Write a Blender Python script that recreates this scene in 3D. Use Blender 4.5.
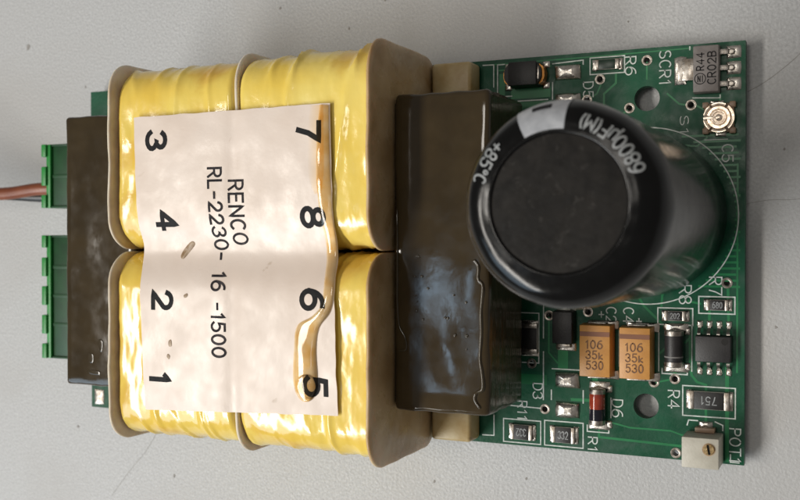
import bpy, bmesh, math, random
from mathutils import Vector, Matrix, noise
random.seed(7)
for o in list(bpy.data.objects): bpy.data.objects.remove(o)
S = 0.001                                   # everything below is written in millimetres
scene = bpy.context.scene
COL = scene.collection

# ---------------------------------------------------------------- camera
cam_d = bpy.data.cameras.new('camera')
cam = bpy.data.objects.new('camera', cam_d); COL.objects.link(cam)
cam_d.sensor_width = 36; cam_d.lens = 45.0
cam_d.clip_start = 0.005; cam_d.clip_end = 20
cx_, cy_, cz_ = (0.90760537, 0.0, -0.41982436), (-0.00461779, 0.99993951, -0.00998306), (0.41979897, 0.01099933, 0.90755046)
cam.matrix_world = Matrix(((cx_[0], cy_[0], cz_[0], 70.556*S),
                           (cx_[1], cy_[1], cz_[1], 1.935*S),
                           (cx_[2], cy_[2], cz_[2], 141.0*S), (0, 0, 0, 1)))
cam_d.dof.use_dof = True; cam_d.dof.focus_distance = 0.142; cam_d.dof.aperture_fstop = 40
scene.camera = cam
# ---------------------------------------------------------------- light
w = bpy.data.worlds.new('World'); scene.world = w; w.use_nodes = True
bg = w.node_tree.nodes['Background']; bg.inputs[0].default_value = (1.0, 0.95, 0.90, 1); bg.inputs[1].default_value = 0.18
def area(name, loc, target, size, watts, col):
    l = bpy.data.lights.new(name, 'AREA'); l.shape = 'RECTANGLE'; l.size, l.size_y = size; l.energy = watts; l.color = col
    o = bpy.data.objects.new(name, l); COL.objects.link(o); o.location = loc
    d = (Vector(loc)-Vector(target)).normalized(); x = Vector((0, 1, 0)).cross(d).normalized(); y = d.cross(x)   # long side kept along the table's y
    o.rotation_euler = Matrix((x, y, d)).transposed().to_euler()
area('window_light', (-0.98, -0.86, 0.85), (0, 0, 0), (0.60, 0.95), 6.5, (0.62, 0.82, 1.0))
# a distant paned roof light, seen only as a dim bluish reflection in the varnish
area('window_pane', (-0.433, -0.070, 1.15), (0.02, -0.01, 0), (0.036, 0.088), 0.056, (0.52, 0.76, 1.0))
area('window_pane', (-0.435, -0.180, 1.15), (0.02, -0.01, 0), (0.036, 0.056), 0.040, (0.52, 0.76, 1.0))
area('ceiling_lamp', (-0.74, -0.48, 1.05), (0, 0, 0), (0.17, 1.25), 16.8, (1.0, 0.945, 0.87))
area('ceiling_spot', (-0.09, 0.16, 1.2), (0.04, 0, 0), (0.22, 0.22), 1.7, (1.0, 0.94, 0.86))
scene.view_settings.view_transform = 'Standard'; scene.view_settings.look = 'None'
scene.view_settings.exposure = 0.0; scene.view_settings.gamma = 1.0
scene.render.engine = 'CYCLES'
scene.cycles.max_bounces = 8; scene.cycles.transparent_max_bounces = 12

# ---------------------------------------------------------------- materials
def mat(name, c1, c2=None, scale=0.3, rough=0.5, r2=None, metal=0.0, bump=0.0, bscale=2.0, coat=0.0, detail=4, spec=0.5,
        lo=0.35, hi=0.65, trans=0.0, stretch=None, sss=0.0, c3=None, s3=0.1, t3=(0.6, 0.7)):
    m = bpy.data.materials.new(name); m.use_nodes = True
    nt = m.node_tree; N = nt.nodes; Lk = nt.links.new; p = N['Principled BSDF']
    p.inputs['Roughness'].default_value = rough; p.inputs['Metallic'].default_value = metal
    p.inputs['Specular IOR Level'].default_value = spec
    p.inputs['Coat Weight'].default_value = coat; p.inputs['Coat Roughness'].default_value = 0.08
    if sss:
        p.inputs['Subsurface Weight'].default_value = sss; p.inputs['Subsurface Radius'].default_value = (1, .7, .35); p.inputs['Subsurface Scale'].default_value = 0.0008
    tc = N.new('ShaderNodeTexCoord'); mp = N.new('ShaderNodeMapping'); Lk(tc.outputs['Object'], mp.inputs[0])
    st = stretch or (1, 1, 1); mp.inputs['Scale'].default_value = tuple(1000*k for k in st)
    def nz(sc, det=detail, dist=0.0):
        n = N.new('ShaderNodeTexNoise'); n.inputs['Scale'].default_value = sc; n.inputs['Detail'].default_value = det
        n.inputs['Distortion'].default_value = dist; Lk(mp.outputs[0], n.inputs['Vector']); return n
    def ramp(src, a, b):
        r = N.new('ShaderNodeMapRange'); r.inputs[1].default_value = a; r.inputs[2].default_value = b; Lk(src, r.inputs[0]); return r
    c2 = c2 or tuple(k*0.8 for k in c1)
    n1 = nz(scale); r1 = ramp(n1.outputs[0], lo, hi)
    mx = N.new('ShaderNodeMix'); mx.data_type = 'RGBA'; Lk(r1.outputs[0], mx.inputs[0])
    mx.inputs[6].default_value = (*c1, 1); mx.inputs[7].default_value = (*c2, 1)
    out = mx.outputs[2]
    if c3:
        n3 = nz(s3, 5, 0.6); r3 = ramp(n3.outputs[0], *t3)
        m3 = N.new('ShaderNodeMix'); m3.data_type = 'RGBA'; Lk(r3.outputs[0], m3.inputs[0]); Lk(out, m3.inputs[6]); m3.inputs[7].default_value = (*c3, 1); out = m3.outputs[2]
    Lk(out, p.inputs['Base Color'])
    if r2 is not None:
        nr = nz(scale*2.3); rr = ramp(nr.outputs[0], 0.35, 0.65); rr.inputs[3].default_value = rough; rr.inputs[4].default_value = r2; Lk(rr.outputs[0], p.inputs['Roughness'])
    if bump:
        nb = nz(bscale); b = N.new('ShaderNodeBump'); b.inputs['Strength'].default_value = 1.0; b.inputs['Distance'].default_value = bump*S
        Lk(nb.outputs[0], b.inputs['Height']); Lk(b.outputs[0], p.inputs['Normal'])
    return m
def clear_mat(name, tint, rough=0.05, fade=None, vary=None):
    m = bpy.data.materials.new(name); m.use_nodes = True; nt = m.node_tree; N = nt.nodes; Lk = nt.links.new
    N.remove(N['Principled BSDF']); o = N['Material Output']
    t = N.new('ShaderNodeBsdfTransparent'); t.inputs[0].default_value = (*tint, 1)
    if vary:      # thicker and thinner places in the resin
        tc = N.new('ShaderNodeTexCoord'); nz = N.new('ShaderNodeTexNoise'); nz.inputs['Scale'].default_value = 420; nz.inputs['Detail'].default_value = 3; Lk(tc.outputs['Object'], nz.inputs['Vector'])
        mr = N.new('ShaderNodeMapRange'); mr.inputs[1].default_value = .35; mr.inputs[2].default_value = .65; Lk(nz.outputs[0], mr.inputs[0])
        mc = N.new('ShaderNodeMix'); mc.data_type = 'RGBA'; mc.inputs[6].default_value = (*tint, 1); mc.inputs[7].default_value = (*vary, 1); Lk(mr.outputs[0], mc.inputs[0]); Lk(mc.outputs[2], t.inputs[0])
    if fade:      # the film thins out to nothing towards one side
        tc = N.new('ShaderNodeTexCoord'); sx = N.new('ShaderNodeSeparateXYZ'); Lk(tc.outputs['Object'], sx.inputs[0])
        mr = N.new('ShaderNodeMapRange'); mr.inputs[1].default_value = fade[0]*S; mr.inputs[2].default_value = fade[1]*S; Lk(sx.outputs[0], mr.inputs[0])
        mc = N.new('ShaderNodeMix'); mc.data_type = 'RGBA'; mc.inputs[6].default_value = (1, 1, 1, 1); mc.inputs[7].default_value = (*tint, 1); Lk(mr.outputs[0], mc.inputs[0]); Lk(mc.outputs[2], t.inputs[0])
    g = N.new('ShaderNodeBsdfGlossy'); g.inputs['Roughness'].default_value = rough
    f = N.new('ShaderNodeFresnel'); f.inputs[0].default_value = 1.5
    mx = N.new('ShaderNodeMixShader'); Lk(f.outputs[0], mx.inputs[0]); Lk(t.outputs[0], mx.inputs[1]); Lk(g.outputs[0], mx.inputs[2]); Lk((t if fade else mx).outputs[0], o.inputs[0])
    return m
M = {}
M['table'] = mat('grey_laminate', (0.495, 0.50, 0.50), (0.405, 0.408, 0.408), 2.6, 0.40, 0.6, bump=0.09, bscale=2.2, c3=(0.42, 0.415, 0.405), s3=0.025, t3=(0.52, 0.72))
M['scratch'] = mat('scratch_dirt', (0.31, 0.295, 0.275), rough=0.8)
M['mask'] = mat('solder_mask', (0.005, 0.062, 0.029), (0.008, 0.082, 0.040), 0.22, 0.30, 0.5, bump=0.03, bscale=2.2, spec=0.22, c3=(0.055, 0.105, 0.080), s3=0.30, t3=(0.50, 0.86))
M['fr4'] = mat('board_edge', (0.02, 0.05, 0.025), (0.05, 0.06, 0.03), 0.8, 0.7)
M['trace'] = mat('trace_green', (0.020, 0.19, 0.068), (0.016, 0.15, 0.055), 0.4, 0.35, spec=.3)
M['pour'] = mat('pour_green', (0.008, 0.135, 0.045), (0.010, 0.105, 0.04), 0.4, 0.4, spec=.3)
M['dark_green'] = mat('dark_green_coat', (0.006, 0.028, 0.014), rough=0.35)
M['silk'] = mat('silkscreen', (0.66, 0.70, 0.66), (0.42, 0.47, 0.43), 1.2, 0.6)
M['via'] = mat('via_solder', (0.45, 0.42, 0.38), (0.2, 0.17, 0.14), 2.0, 0.35, metal=0.8)
M['solder'] = mat('solder', (0.78, 0.74, 0.68), (0.45, 0.41, 0.36), 0.7, 0.22, 0.42, metal=1.0, bump=0.06, bscale=1.2)
M['tin'] = mat('tinned_metal', (0.52, 0.49, 0.45), (0.26, 0.22, 0.18), 1.1, 0.28, 0.5, metal=1.0, bump=0.03, bscale=2)
M['gold'] = mat('copper_terminal', (0.55, 0.25, 0.06), (0.30, 0.12, 0.03), 0.8, 0.35, metal=0.7)
M['epoxy'] = mat('black_epoxy', (0.007, 0.0065, 0.006), (0.013, 0.012, 0.011), 1.0, 0.5, bump=0.02, bscale=5)
M['epoxy_soft'] = mat('dusty_black_epoxy', (0.020, 0.018, 0.018), (0.011, 0.010, 0.010), 0.6, 0.45, bump=0.02, bscale=5)
M['scr'] = mat('glare_grey_epoxy', (0.25, 0.225, 0.21), (0.18, 0.16, 0.15), 0.7, 0.45, bump=0.02, bscale=4)  # glare on the thyristor's top put into its base colour as grey
M['ink'] = mat('black_ink', (0.008, 0.008, 0.010), (0.018, 0.018, 0.018), 1.5, 0.6, spec=.15)
M['ink_type'] = mat('ribbon_ink', (0.014, 0.012, 0.015), (0.07, 0.06, 0.06), 0.9, 0.6, spec=.15, lo=0.45, hi=0.75)
M['white_ink'] = mat('white_ink', (0.36, 0.37, 0.37), (0.22, 0.23, 0.23), 1.2, 0.5)
M['sleeve_print'] = mat('sleeve_print', (0.40, 0.41, 0.43), (0.31, 0.32, 0.34), 0.9, 0.35)
M['grey_ink'] = mat('laser_mark', (0.20, 0.19, 0.18), rough=0.6)
M['brown_ink'] = mat('brown_mark', (0.17, 0.070, 0.022), rough=0.5)
M['band'] = mat('polarity_band', (0.21, 0.075, 0.030), rough=0.45)
M['tant'] = mat('tan_epoxy', (0.56, 0.265, 0.062), (0.49, 0.22, 0.05), 0.5, 0.42, bump=0.015, bscale=4)
M['ceramic'] = mat('white_ceramic', (0.40, 0.38, 0.34), rough=0.5)
M['pot'] = mat('trimmer_body', (0.50, 0.47, 0.39), (0.42, 0.39, 0.32), 0.5, 0.45, bump=0.02, bscale=3)
M['brass'] = mat('brass_screw', (0.72, 0.53, 0.28), (0.5, 0.34, 0.16), 1.5, 0.25, metal=1.0, bump=0.03, bscale=3)
M['dark'] = mat('dark_recess', (0.010, 0.008, 0.006), rough=0.8)
M['sleeve'] = mat('black_sleeve', (0.0025, 0.0025, 0.0025), (0.004, 0.004, 0.004), 0.3, 0.13, 0.20, bump=0.02, bscale=0.4, spec=0.27)
M['vent'] = mat('vent_disc', (0.011, 0.010, 0.009), (0.018, 0.016, 0.014), 0.5, 0.55, 0.7, bump=0.035, bscale=1.6, spec=0.12, c3=(0.045, 0.041, 0.037), s3=0.9, t3=(0.62, 0.80))
M['bung'] = mat('base_rubber', (0.015, 0.014, 0.013), rough=0.6)
M['core'] = mat('varnished_core', (0.047, 0.032, 0.014), (0.034, 0.023, 0.010), 0.22, 0.07, 0.12, bump=0.010, bscale=0.40, stretch=(1, 1, 3), spec=0.5)
def laminate(m):   # edges of the stacked steel sheets, lying level
    nt = m.node_tree; N = nt.nodes; Lk = nt.links.new; p = N['Principled BSDF']; old = p.inputs['Normal'].links[0].from_socket
    tc = N.new('ShaderNodeTexCoord'); mp = N.new('ShaderNodeMapping'); mp.inputs['Scale'].default_value = (60, 60, 3200); Lk(tc.outputs['Object'], mp.inputs[0])
    n = N.new('ShaderNodeTexNoise'); n.inputs['Scale'].default_value = 1.0; n.inputs['Detail'].default_value = 3; Lk(mp.outputs[0], n.inputs['Vector'])
    b = N.new('ShaderNodeBump'); b.inputs['Distance'].default_value = 0.10*S; Lk(n.outputs[0], b.inputs['Height']); Lk(old, b.inputs['Normal']); Lk(b.outputs[0], p.inputs['Normal'])
laminate(M['core'])
M['varnish'] = mat('varnish_pool', (0.050, 0.037, 0.020), (0.040, 0.030, 0.016), 0.5, 0.09, bump=0.016, bscale=0.9)
M['tape'] = mat('yellow_tape', (0.86, 0.67, 0.155), (0.83, 0.57, 0.09), 0.10, 0.13, 0.22, bump=0.05, bscale=0.5, coat=0.35, c3=(0.62, 0.30, 0.03), s3=0.085, t3=(0.56, 0.80))
M['tape_pale'] = mat('pale_yellow_tape', (0.88, 0.71, 0.20), (0.84, 0.60, 0.10), 0.10, 0.12, 0.20, bump=0.06, bscale=0.5, coat=0.4, c3=(0.66, 0.34, 0.03), s3=0.075, t3=(0.56, 0.82))
M['flange'] = mat('grey_flange', (0.76, 0.69, 0.57), (0.56, 0.46, 0.33), 0.18, 0.35, 0.5, bump=0.05, bscale=0.7, sss=0.3)
M['flange_brown'] = mat('varnished_flange', (0.58, 0.41, 0.22), (0.36, 0.22, 0.09), 0.13, 0.22, 0.4, bump=0.10, bscale=0.45, c3=(0.62, 0.50, 0.33), s3=0.09, t3=(0.5, 0.75), sss=0.35)
M['foot'] = mat('cream_foot', (0.55, 0.44, 0.24), (0.40, 0.26, 0.09), 0.25, 0.4, bump=0.05, bscale=0.8, c3=(0.12, 0.05, 0.015), s3=0.2, t3=(0.58, 0.72))
M['label'] = mat('paper_label', (0.77, 0.66, 0.575), (0.72, 0.60, 0.51), 0.12, 0.25, 0.42, bump=0.06, bscale=0.28, c3=(0.50, 0.39, 0.29), s3=0.28, t3=(0.70, 0.80))
M['resin'] = clear_mat('amber_resin', (0.96, 0.77, 0.42), vary=(1.0, 0.92, 0.72))
M['resin_clear'] = clear_mat('clear_resin', (0.97, 0.95, 0.92))
M['resin_film'] = clear_mat('thin_resin', (1.0, 0.90, 0.72), 0.2, fade=(-1.2, 1.2))
M['stain'] = mat('brown_stain', (0.22, 0.13, 0.06), (0.42, 0.31, 0.20), 0.8, 0.4)
M['green_shaded'] = mat('shaded_green_plastic', (0.004, 0.055, 0.012), (0.003, 0.04, 0.009), 0.4, 0.45)  # same plastic as the teeth, with the shade on the header bodies painted in
M['green'] = mat('green_plastic', (0.014, 0.26, 0.040), (0.011, 0.20, 0.03), 0.4, 0.4, bump=0.02, bscale=3)
M['wire_red'] = mat('red_brown_insulation', (0.26, 0.075, 0.032), (0.21, 0.056, 0.025), 0.3, 0.4)
M['wire_black'] = mat('black_insulation', (0.012, 0.012, 0.012), rough=0.4)
M['glass_red'] = mat('red_glass', (0.32, 0.045, 0.020), (0.18, 0.02, 0.012), 0.6, 0.12, coat=0.6)
M['glass_dark'] = mat('dark_band', (0.010, 0.010, 0.018), rough=0.15)
M['trim_metal'] = mat('trimmer_metal', (0.95, 0.83, 0.70), (0.84, 0.68, 0.53), 1.2, 0.28, 0.42, metal=1.0, bump=0.03, bscale=2.0)
M['trim_brown'] = mat('trimmer_base', (0.30, 0.20, 0.13), rough=0.4)

# ---------------------------------------------------------------- builders
WPOS = {}
def empty(name, loc, parent=None, label=None):
    o = bpy.data.objects.new(name, None); COL.objects.link(o); o.empty_display_size = 0.002
    b = WPOS[parent.name] if parent else Vector((0, 0, 0))
    o.parent = parent; o.location = (Vector(loc)-b)*S; WPOS[o.name] = Vector(loc)
    if label: o['label'] = label
    return o
def obj(name, bm, m, parent=None, label=None, smooth=True, kind=None, sharp=40, fix=True):
    if fix: bmesh.ops.recalc_face_normals(bm, faces=bm.faces)
    xs = [v.co for v in bm.verts]
    c = Vector([(min(v[i] for v in xs)+max(v[i] for v in xs))/2 for i in range(3)]); c.z = min(v.z for v in xs)
    for v in bm.verts: v.co = (v.co-c)*S
    me = bpy.data.meshes.new(name); 
    if smooth:
        for f in bm.faces: f.smooth = True
        ca = math.radians(sharp)
        for e in bm.edges:
            if len(e.link_faces) == 2 and e.calc_face_angle(0) > ca: e.smooth = False
    bm.to_mesh(me); bm.free(); me.materials.append(M[m])
    o = bpy.data.objects.new(name, me); COL.objects.link(o); o.parent = parent
    b = WPOS[parent.name] if parent else Vector((0, 0, 0))
    o.location = (c-b)*S; WPOS[o.name] = c
    if label: o['label'] = label
    if kind: o['kind'] = kind
    return o
def B(): return bmesh.new()
def box(bm, x0, x1, y0, y1, z0, z1, bev=0.0, seg=2, cut=0, taper=0.0):
    t = bmesh.new()
    r = bmesh.ops.create_cube(t, size=1)
    for v in t.verts:
        k = taper if v.co.z > 0 else 0
        v.co = Vector(((x0+x1)/2+v.co.x*(x1-x0-2*k), (y0+y1)/2+v.co.y*(y1-y0-2*k), (z0+z1)/2+v.co.z*(z1-z0)))
    if bev: bmesh.ops.bevel(t, geom=list(t.edges), offset=bev, segments=seg, affect='EDGES', profile=0.5)
    if cut: bmesh.ops.subdivide_edges(t, edges=list(t.edges), cuts=cut, use_grid_fill=True)
    merge(bm, t); return bm
def merge(bm, t):
    mp = {v: bm.verts.new(v.co) for v in t.verts}
    for f in t.faces:
        try: bm.faces.new([mp[v] for v in f.verts])
        except ValueError: pass
    t.free()
def lathe(bm, prof, c, n=48, axis='z', a0=0, a1=2*math.pi, lean=None):
    full = abs(a1-a0-2*math.pi) < 1e-6; rings = []
    cnt = n if full else n+1
    for r, h in prof:
        ring = []
        for i in range(cnt):
            a = a0+(a1-a0)*i/n; p = (r*math.cos(a), r*math.sin(a), h)
            if axis == 'y': p = (p[0], p[2], p[1])
            if axis == 'x': p = (p[2], p[0], p[1])
            v = Vector(p)
            if lean: v.x += lean[0]*v.z; v.y += lean[1]*v.z
            ring.append(bm.verts.new(v+Vector(c)))
        rings.append(ring)
    for k in range(len(rings)-1):
        for i in range(n if full else n):
            j = (i+1) % cnt
            bm.faces.new((rings[k][i], rings[k][j], rings[k+1][j], rings[k+1][i]))
    if full:
        for ring, (r, h) in ((rings[0], prof[0]), (rings[-1], prof[-1])):
            if r > 1e-4: bm.faces.new(ring)
    return bm
def tube(bm, pts, r, n=12, flat=1.0):
    pts = [Vector(p) for p in pts]; rings = []
    for i, p in enumerate(pts):
        d = (pts[min(i+1, len(pts)-1)]-pts[max(i-1, 0)]).normalized()
        up = Vector((0, 0, 1)); s = d.cross(up).normalized(); u = s.cross(d).normalized()
        rr = r[i] if isinstance(r, (list, tuple)) else r
        rings.append([bm.verts.new(p+s*rr*math.cos(2*math.pi*k/n)+u*rr*flat*math.sin(2*math.pi*k/n)) for k in range(n)])
    for a, b in zip(rings, rings[1:]):
        for k in range(n): bm.faces.new((a[k], a[(k+1) % n], b[(k+1) % n], b[k]))
    bm.faces.new(rings[0]); bm.faces.new(rings[-1]); return bm
def spline(pts, n=8):
    P = [Vector(p) for p in pts]; out = []
    for i in range(len(P)-1):
        a, b, c, d = P[max(i-1, 0)], P[i], P[i+1], P[min(i+2, len(P)-1)]
        for k in range(n):
            t = k/n
            out.append(0.5*((2*b)+(c-a)*t+(2*a-5*b+4*c-d)*t*t+(3*b-a-3*c+d)*t**3))
    out.append(P[-1]); return out
def blob(bm, outline, z, h, smooth=3, zf=None, prof=((1.0, 0.0), (0.97, 0.45), (0.91, 0.78), (0.80, 0.95), (0.5, 1.0))):
    """low dome of liquid that set inside a closed outline"""
    n0 = len(outline); P = [Vector((p[0], p[1], 0)) for p in outline]; pts = []
    for i in range(n0):
        a, b, c, d = P[i-1], P[i], P[(i+1) % n0], P[(i+2) % n0]
        for k in range(smooth):
            t = k/smooth
            pts.append(0.5*((2*b)+(c-a)*t+(2*a-5*b+4*c-d)*t*t+(3*b-a-3*c+d)*t**3))
    c = sum(pts, Vector())/len(pts); rings = []
    for s, k in prof:
        rings.append([bm.verts.new((c.x+(p.x-c.x)*s, c.y+(p.y-c.y)*s, (zf(p.x, p.y) if zf else z)+h*k)) for p in pts])
    n = len(pts)
    for a, b in zip(rings, rings[1:]):
        for i in range(n): bm.faces.new((a[i], a[(i+1) % n], b[(i+1) % n], b[i]))
    cv = bm.verts.new((c.x, c.y, (zf(c.x, c.y) if zf else z)+h)); r = rings[-1]
    for i in range(n): bm.faces.new((r[i], r[(i+1) % n], cv))
    return bm
def ribbon(bm, pts, wd, fn, step=0.6, closed=False, cap=True):
    P = [Vector((p[0], p[1])) for p in pts]; Q = []
    if closed: P.append(P[0].copy())
    for a, b in zip(P, P[1:]):
        n = max(1, int((b-a).length/step))
        for k in range(n): Q.append(a+(b-a)*k/n)
    Q.append(P[-1])
    Q = [q for i, q in enumerate(Q) if i == 0 or (q-Q[i-1]).length > 1e-4]
    if cap and not closed and len(Q) > 1:
        Q[0] = Q[0]+(Q[0]-Q[1]).normalized()*wd*0.4; Q[-1] = Q[-1]+(Q[-1]-Q[-2]).normalized()*wd*0.4
    prev = None; first = None
    for i, q in enumerate(Q):
        if closed: a, b = Q[i-1] if i else Q[-2], Q[i+1] if i < len(Q)-1 else Q[1]
        else: a, b = Q[max(i-1, 0)], Q[min(i+1, len(Q)-1)]
        d1 = (q-a).normalized() if (q-a).length > 1e-6 else None
        d2 = (b-q).normalized() if (b-q).length > 1e-6 else None
        d1 = d1 or d2; d2 = d2 or d1
        t = (d1+d2)
        if t.length < 0.3: t = d2
        t.normalize(); n = Vector((-t.y, t.x)); k = min(1.6, 1/max(0.3, n.dot(Vector((-d2.y, d2.x)))))
        l, r = q+n*wd/2*k, q-n*wd/2*k
        cur = (bm.verts.new(fn(l.x, l.y)), bm.verts.new(fn(r.x, r.y)))
        if prev: bm.faces.new((prev[0], prev[1], cur[1], cur[0]))
        prev = cur
def arc(cx, cy, rx, ry, a0, a1, n=10):
    return [(cx+rx*math.cos(math.radians(a0+(a1-a0)*i/n)), cy+ry*math.sin(math.radians(a0+(a1-a0)*i/n))) for i in range(n+1)]
G = {  # single-stroke lettering, cap height 1
 '0': (.6, [arc(.3, .5, .3, .5, 90, 450, 20)]), 'O': (.66, [arc(.33, .5, .33, .5, 90, 450, 20)]),
 '1': (.35, [[(.05, .78), (.24, 1), (.24, 0)]]),
 '2': (.6, [arc(.3, .7, .28, .3, 170, -30, 10)+[(.02, 0), (.6, 0)]]),
 '3': (.6, [arc(.28, .75, .27, .25, 160, -80, 10)+arc(.28, .26, .31, .26, 80, -165, 10)]),
 '4': (.64, [[(.47, 0), (.47, 1), (.0, .3), (.64, .3)]]),
 '5': (.6, [[(.55, 1), (.1, 1), (.05, .55)]+arc(.27, .32, .31, .32, 115, -150, 12)]),
 '6': (.6, [arc(.44, .32, .44, .68, 80, 178, 8), arc(.3, .32, .3, .32, 180, 535, 18)]),
 '7': (.58, [[(0, 1), (.58, 1), (.34, .5), (.22, 0)]]),
 '8': (.6, [arc(.3, .76, .25, .24, 272, 626, 16), arc(.3, .26, .3, .26, 88, -266, 18)]),
 'A': (.64, [[(0, 0), (.32, 1), (.64, 0)], [(.12, .35), (.52, .35)]]),
 'B': (.58, [[(0, 0), (0, 1), (.3, 1)]+arc(.3, .76, .24, .24, 90, -90, 8)+[(0, .52)], [(.3, .52)]+arc(.3, .26, .28, .26, 90, -90, 8)+[(0, 0)]]),
 'C': (.6, [arc(.33, .5, .33, .5, 50, 310, 16)]), 'D': (.6, [[(0, 0), (0, 1), (.25, 1)]+arc(.25, .5, .35, .5, 90, -90, 10)+[(0, 0)]]),
 'E': (.54, [[(.54, 1), (0, 1), (0, 0), (.54, 0)], [(0, .52), (.45, .52)]]),
 'F': (.52, [[(.52, 1), (0, 1), (0, 0)], [(0, .52), (.42, .52)]]),
 'K': (.55, [[(0, 0), (0, 1)], [(.5, .7), (.02, .3), (.55, 0)]]), 'k': (.5, [[(0, 0), (0, .75)], [(.42, .5), (.03, .25), (.48, 0)]]),
 'L': (.5, [[(0, 1), (0, 0), (.5, 0)]]), 'M': (.7, [[(0, 0), (0, 1), (.35, .35), (.7, 1), (.7, 0)]]),
 'N': (.62, [[(0, 0), (0, 1), (.62, 0), (.62, 1)]]), 'P': (.56, [[(0, 0), (0, 1), (.3, 1)]+arc(.3, .74, .26, .26, 90, -90, 8)+[(0, .48)]]),
 'R': (.58, [[(0, 0), (0, 1), (.3, 1)]+arc(.3, .74, .26, .26, 90, -90, 8)+[(0, .48)], [(.28, .46), (.58, 0)]]),
 'S': (.58, [arc(.3, .75, .27, .25, 40, 270, 10)+arc(.28, .25, .3, .25, 90, -145, 10)]),
 'T': (.6, [[(0, 1), (.6, 1)], [(.3, .97), (.3, 0)]]), 'U': (.6, [[(0, 1), (0, .3)]+arc(.3, .3, .3, .3, 180, 360, 10)+[(.6, 1)]]),
 'V': (.62, [[(0, 1), (.31, 0), (.62, 1)]]), '+': (.55, [[(0, .5), (.55, .5)], [(.275, .22), (.275, .78)]]),
 '-': (.45, [[(.04, .45), (.42, .45)]]), '(': (.25, [arc(.45, .5, .4, .65, 130, 230, 8)]), ')': (.25, [arc(-.2, .5, .4, .65, 50, -50, 8)]),
 'o': (.34, [arc(.17, .82, .15, .15, 0, 360, 12)]), 'u': (.52, [[(0, .7), (0, -.25)], [(0, .2)]+arc(.24, .2, .24, .2, 180, 360, 8)+[(.48, .7)]]),
 ' ': (.35, []),
}
def lettering(name, s, parent, m, wd, ht, length, place, step=0.5, gap=0.22, label=None):
    """place(u, v, lift) -> point; the text is centred on u = v = 0"""
    tot = sum(G[c][0] for c in s)+gap*(len(s)-1); k = (length/tot) if length else ht
    bm = B(); u = -tot/2; lift = 0
    for c in s:
        gw, strokes = G[c]
        for st in strokes:
            ribbon(bm, [((u+x)*k, (y-.5)*ht) for x, y in st], wd, lambda a, b, L=lift: place(a, b, L), step)
            lift = (lift+0.008) % 0.048
        u += gw+gap
    return obj(name, bm, m, parent, label, smooth=False, fix=False)
def flat(x, y, z, rot):
    """rot: 0 upright, 90 turned so that it reads downwards, 180 upside down, -90 reads upwards"""
    a = math.radians(-rot); ca, sa = round(math.cos(a), 6), round(math.sin(a), 6)
    return lambda u, v, L=0: (x+u*ca-v*sa, y+u*sa+v*ca, z+L)
def up(bm):
    for f in bm.faces:
        f.normal_update()
        if f.normal.z < 0: f.normal_flip()
    return bm

# ================================================================= the surface underneath
bm = B(); TZ = -2.7
r = bmesh.ops.create_grid(bm, x_segments=2, y_segments=2, size=900)
for v in bm.verts: v.co.z = TZ
top = list(bm.faces); ex = bmesh.ops.extrude_face_region(bm, geom=top)
for v in [g for g in ex['geom'] if isinstance(g, bmesh.types.BMVert)]: v.co.z = TZ-20
table = obj('table', bm, 'table', kind='structure', label='light grey laminate table top with fine speckles and scratches')
def scratch(pts, wd, name='scratch'):
    b = B(); sp = spline([(x, y, 0) for x, y in pts], 5)
    ribbon(b, [(p.x, p.y) for p in sp], wd*.6, lambda a, c: (a, c, TZ+0.02), 3)
    obj(name, up(b), 'scratch', table, smooth=False, fix=False)
scratch([(55.5, 6.6), (59, 7.2), (63, 7.3), (70, 8.5)], 0.09)
scratch([(56.3, 22.0), (58.2, 23.0), (60.2, 24.4), (62.7, 26.5), (66, 30)], 0.13)
scratch([(-54, -45), (-50, -40.2), (-46.5, -36.5), (-44, -33)], 0.12)
random.seed(11)
specks = [(-74, 38.5, .9), (-30, 44, .5), (1.5, 40, .45), (-18, 40.5, .4), (-62, -33, .5), (-68, 14, .6), (-40, -40, .5), (10, -36, .4), (25, -34, .35), (60, -10, .35), (61, 14, .3), (40, 33, .3), (-60, 30, .35), (-5, 36, .35)]
for (x, y, rr) in specks:
    b = B(); blob(b, [(x+rr*random.uniform(.35, .7)*math.cos(a), y+rr*random.uniform(.35, .9)*math.sin(a)) for a in [i*1.047 for i in range(6)]], TZ, 0.04)
    obj('dirt_speck', b, 'scratch', table)

# ================================================================= the circuit board
root = empty('circuit_board', (0, 0, -1.6), label='green circuit board module carrying a yellow transformer and tall black capacitor')
root['category'] = 'circuit board'
# ---- bare board with mounting holes and drilled vias
HOLES = [(43.22, 21.5, 1.75), (43.2, -21.4, 1.75)]
VIAS = [(36.62, 24.6), (34.75, 21.78), (49.18, 20.26), (53.97, -4.0), (47.15, -17.38), (28.63, -22.86), (47.3, -27.6), (26.6, -16.3), (34.96, -8.5), (40.8, 20.3), (44.3, -18.0), (43.2, 26.8), (29.2, -9.2)]
bm = B(); edges = []
def loop(pts):
    vs = [bm.verts.new((x, y, -1.6)) for x, y in pts]
    for i in range(len(vs)): edges.append(bm.edges.new((vs[i], vs[(i+1) % len(vs)])))
loop([(-56.3, -28.5), (56.25, -28.5), (56.25, 28.5), (-56.3, 28.5)])
for x, y, rr in HOLES: loop([(x+rr*math.cos(a*math.pi/20), y+rr*math.sin(a*math.pi/20)) for a in range(40)])
for x, y in VIAS: loop([(x+.42*math.cos(a*math.pi/8), y+.42*math.sin(a*math.pi/8)) for a in range(16)])
bmesh.ops.triangle_fill(bm, edges=edges, use_beauty=True)
ex = bmesh.ops.extrude_face_region(bm, geom=list(bm.faces))
for v in [g for g in ex['geom'] if isinstance(g, bmesh.types.BMVert)]: v.co.z = 0
board = obj('board', bm, 'mask', root, sharp=30)
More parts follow.
